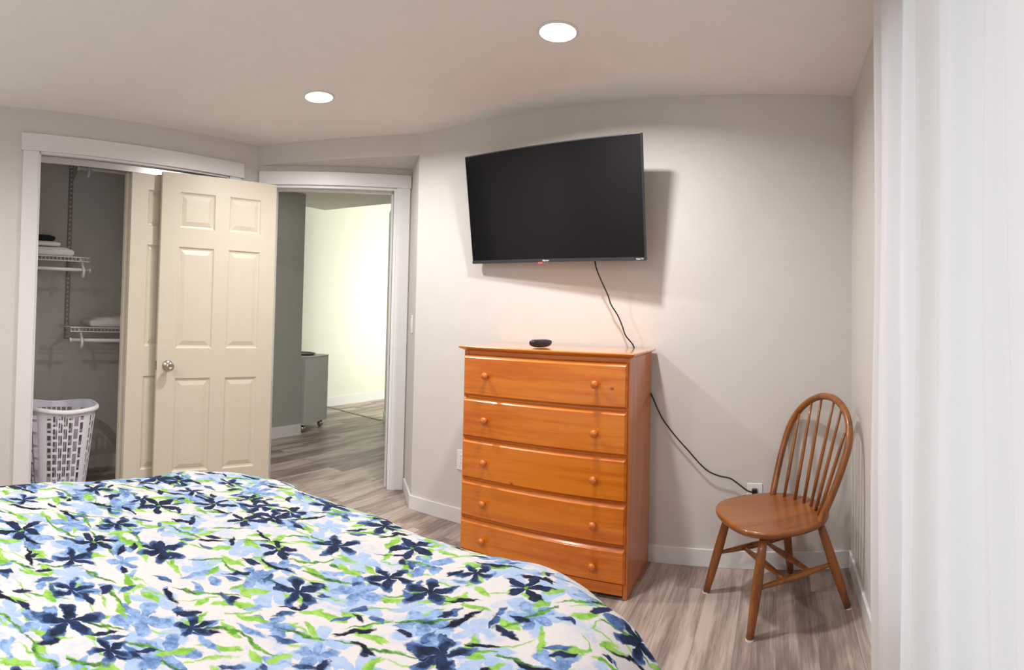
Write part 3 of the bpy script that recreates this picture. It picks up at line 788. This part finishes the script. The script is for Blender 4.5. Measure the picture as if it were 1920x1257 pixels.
sa, sd = leg_at('a', .175), leg_at('d', .19); sb, sc_ = leg_at('b', .175), leg_at('c', .19)
stretcher(sa, sd); stretcher(sb, sc_)
for t in (.36, .68): stretcher(sa.lerp(sd, t), sb.lerp(sc_, t))
# hoop back
def hoop_curve():
    wb, wm, H_, rec, bo, k_ = .193, .232, .455, .38, .088, .85
    zc_ = H_-wm*k_; loc = []
    for i in range(-1, 14): t = max(0, i/14); loc.append((-(wb+(wm-wb)*math.sin(t*PI/2)), zc_*i/14))
    for i in range(31): a = PI*i/30; loc.append((-wm*math.cos(a), zc_+wm*k_*math.sin(a)))
    for i in range(13, -2, -1): t = max(0, i/14); loc.append(((wb+(wm-wb)*math.sin(t*PI/2)), zc_*i/14))
    return [Vector((x+.006, bo+rec*z, SZ+z)) for x, z in loc]
pts = hoop_curve()
b = bm_(); tube(b, pts, .0155, 14); obj('hoop_back', b, M['oak'], chair, smooth=True)
for i in range(6):
    t = (i-2.5)/2.5; bx = t*.138; tx_ = t*.182
    # find hoop point at x
    best = min(pts[4:-4], key=lambda p: abs(p.x-.006-tx_)+(0 if p.z > SZ+.2 else 9))
    p0 = Vector((bx+.006, .150-.035*t*t, SZ-.004)); p1 = best
    b = bm_(); q_ = [p0.lerp(p1, s_) for s_ in (0, .25, .5, .75, 1)]
    tube(b, q_, [.0068, .0085, .0080, .0065, .0055], 10); obj('spindle', b, M['oak'], chair, smooth=True)

# ------------------------------------------------------------------ bed
bed = thing('bed', 'bed base and mattress hidden under the floral comforter', 'bed', (-1.03, .12, 0))
bx0, bx1, by0, by1 = -1.66+.03, -.34, -1.0, 1.10
b = bm_(); box(b, bx0+1.03+.03, bx1+1.03-.03, by0-.12+.02, by1-.12-.05, .12, .34); obj('bed_base', b, M['towel'], bed, .01)
b = bm_(); box(b, bx0+1.03, bx1+1.03, by0-.12, by1-.12-.02, .342, .575); obj('mattress', b, M['towel'], bed, .05, bseg=4)
for x in (bx0+.12, bx1-.12):
    for y in (by0+.12, by1-.2):
        b = bm_(); tube(b, [(x+1.03, y-.12, 0), (x+1.03, y-.12, .125)], .025, 12); obj('leg', b, M['black'], bed)
# comforter: sheet coordinates; inside the core it lies flat, beyond it bends down
QX0, QX1, QY1 = -1.60, -.422, 1.065; RC = .16; QZ = .622
_ang = []
def profile(e):
    """excess arc length -> (horizontal, drop)"""
    h = d = 0; n = 40; de = e/n
    for i in range(n):
        s_ = (i+.5)*de
        t = min(1, s_/.34); a = math.radians(78)*t*t*(3-2*t)
        h += math.cos(a)*de; d += math.sin(a)*de
    return h, d
_tab = [profile(i*.01) for i in range(90)]
def prof_at(e):
    i = min(int(e/.01), 88); t = e/.01-i; return (_tab[i][0]*(1-t)+_tab[i+1][0]*t, _tab[i][1]*(1-t)+_tab[i+1][1]*t)
from mathutils import noise as mn
def sheet(x, y):
    # nearest point on core
    cxr = min(max(x, QX0+RC), QX1-RC); cyr = min(y, QY1-RC)
    dx, dy = x-cxr, y-cyr; d = math.hypot(dx, dy)
    nx_, ny_ = (dx/d, dy/d) if d > 1e-9 else (0, 0)
    puff = .010*mn.noise(Vector((x*3.0, y*3.0, 0)))+.005*mn.noise(Vector((x*8, y*8, 3)))
    if d <= RC: return Vector((x, y, QZ+puff))
    e = d-RC; h_, dr_ = prof_at(e)
    # folds in the hanging part
    per = math.atan2(ny_, nx_)*.6+(x+y)*1.0
    fold = .022*min(1, e/.35)*math.sin(per*13)+.01*min(1, e/.3)*math.sin(per*29+1)
    rr = RC+h_+fold
    return Vector((cxr+nx_*rr, cyr+ny_*rr, max(.02, QZ+puff-dr_)))
XS0, XS1, YS0, YS1 = QX0-.50, QX1+.55, by0, QY1+.50; ST = .02
nx_n = int((XS1-XS0)/ST); ny_n = int((YS1-YS0)/ST)
b = bm_(); uvl = b.loops.layers.uv.new('UVMap'); gv = {}; gu = {}
for i in range(nx_n+1):
    for j in range(ny_n+1):
        x = XS0+(XS1-XS0)*i/nx_n; y = YS0+(YS1-YS0)*j/ny_n
        # round off the sheet's corners
        v = b.verts.new(sheet(x, y)); gv[i, j] = v; gu[v] = (x+3, y+3)
for i in range(nx_n):
    for j in range(ny_n):
        f = b.faces.new([gv[i, j], gv[i+1, j], gv[i+1, j+1], gv[i, j+1]])
        for l in f.loops: l[uvl].uv = gu[l.vert]
q_ = obj('comforter', b, M['quilt'], smooth=True, recalc=False)
so = q_.modifiers.new('thick', 'SOLIDIFY'); so.thickness = .022; so.offset = -1
tag(q_, 'white comforter with blue, navy and green watercolour flowers spread over the bed', 'comforter')

# ------------------------------------------------------------------ curtain
cur = thing('curtain', 'floor-length white linen curtain with frayed edges over the right-hand window', 'curtain', (.303, .5, 0))
def fold_x(y):
    # y in room; soft irregular pleats
    f = .020*math.sin(y*19+.6)+.012*math.sin(y*41+1.1)+.005*math.sin(y*73)
    for c_, w_, a_ in ((1.30, .018, .020), (1.02, .022, -.030), (.87, .05, .018), (.735, .016, .034), (.665, .03, -.02), (.60, .014, .028), (1.56, .020, .022)):
        f += a_*math.exp(-((y-c_)/w_)**2)
    return f
def curtain_panel(y0, y1, xoff, zb, zt, name, lean=0.0):
    b = bm_(); ny_, nz_ = int((y1-y0)/.008), 40; g = {}
    for i in range(ny_+1):
        for j in range(nz_+1):
            y = y0+(y1-y0)*i/ny_; z = zb+(zt-zb)*j/nz_; t = z/2.2
            yy = y+(1-t)*lean*(y-y0)/(y1-y0)+.006*math.sin(z*3+y*5)
            x = xoff+fold_x(y)*(1.05-.35*t)+.004*math.sin(z*4+y*9)
            g[i, j] = b.verts.new((x, yy-.5, z))
    for i in range(ny_):
        for j in range(nz_): b.faces.new([g[i, j], g[i+1, j], g[i+1, j+1], g[i, j+1]])
    return obj(name, b, M['curtain'], cur, smooth=True, recalc=False), g, ny_, nz_
curtain_panel(.95, 1.66, -.004, .025, 2.22, 'drape', .02)
curtain_panel(-.45, 1.10, -.022, .020, 2.22, 'drape', .0)
def fringe(ybase, xo, z0, z1, name, n, side):
    b = bm_(); rnd = random.Random(5)
    for i in range(n):
        z = z0+(z1-z0)*rnd.random(); l = .006+.010*rnd.random(); y = ybase+.5*0+.006*math.sin(z*3+(ybase+.5)*5)+(1-z/2.2)*(.02 if side > 0 else .0)
        x = xo+fold_x(ybase+.5)*(1.05-.35*z/2.2)+.004*math.sin(z*4+(ybase+.5)*9)
        y -= .012*rnd.random(); a = b.verts.new((x-.001, y, z)); c = b.verts.new((x-.001, y, z+.0028)); d = b.verts.new((x-.004-.009*rnd.random(), y+side*l*.6, z+(rnd.random()-.7)*.014))
        b.faces.new([a, c, d])
    return obj(name, b, M['curtain'], cur, recalc=False)
f1 = fringe(1.66-.5, -.004, .05, 1.35, 'frayed_edge', 420, 1); tag(f1, 'frayed outer edge', kind='stuff')
f2 = fringe(1.10-.5, -.022, .05, .98, 'frayed_edge', 320, 1); tag(f2, 'frayed overlapping edge', kind='stuff')
rod = thing('curtain_rod', 'white curtain rod above the window', 'curtain rod', (.27, .5, 2.235))
b = bm_(); tube(b, [(0, -.98, 0), (0, 1.2, 0)], .011, 14); obj('pole', b, M['trim'], rod, smooth=True)
for y in (-.9, 1.15):
    b = bm_(); box(b, -.008, R-.27, y-.008, y+.008, -.012, .004); obj('bracket', b, M['trim'], rod)

# ------------------------------------------------------------------ recessed ceiling lights
HALL_FILL_LAMP = (-3.35, 2.95)  # out-of-view fixture for the added hall lamp
labs = ['round recessed ceiling light nearer the doorway', 'round recessed ceiling light in front of the television', 'recessed ceiling light over the bed near the closet', 'recessed ceiling light over the head of the bed', 'unseen recessed light added in the hall just past the doorway']
for (x, y), lb in zip(LAMPS+[HALL_FILL_LAMP], labs):
    t = thing('ceiling_light', lb, 'ceiling light', (x, y, HZ), group='recessed ceiling lights')
    b = bm_(); lathe(b, [(.066, -.0005), (.080, -.0005), (.080, -.003), (.076, -.005), (.072, -.006), (.070, -.004), (.066, -.004)], 48); obj('trim_ring', b, M['trim'], t, smooth=True)
    b = bm_(); lathe(b, [(0, -.0055), (.074, -.0055), (.074, -.001), (0, -.001)], 48); o = obj('diffuser', b, M['diffuser'], t); o['label'] = 'glowing white diffuser'
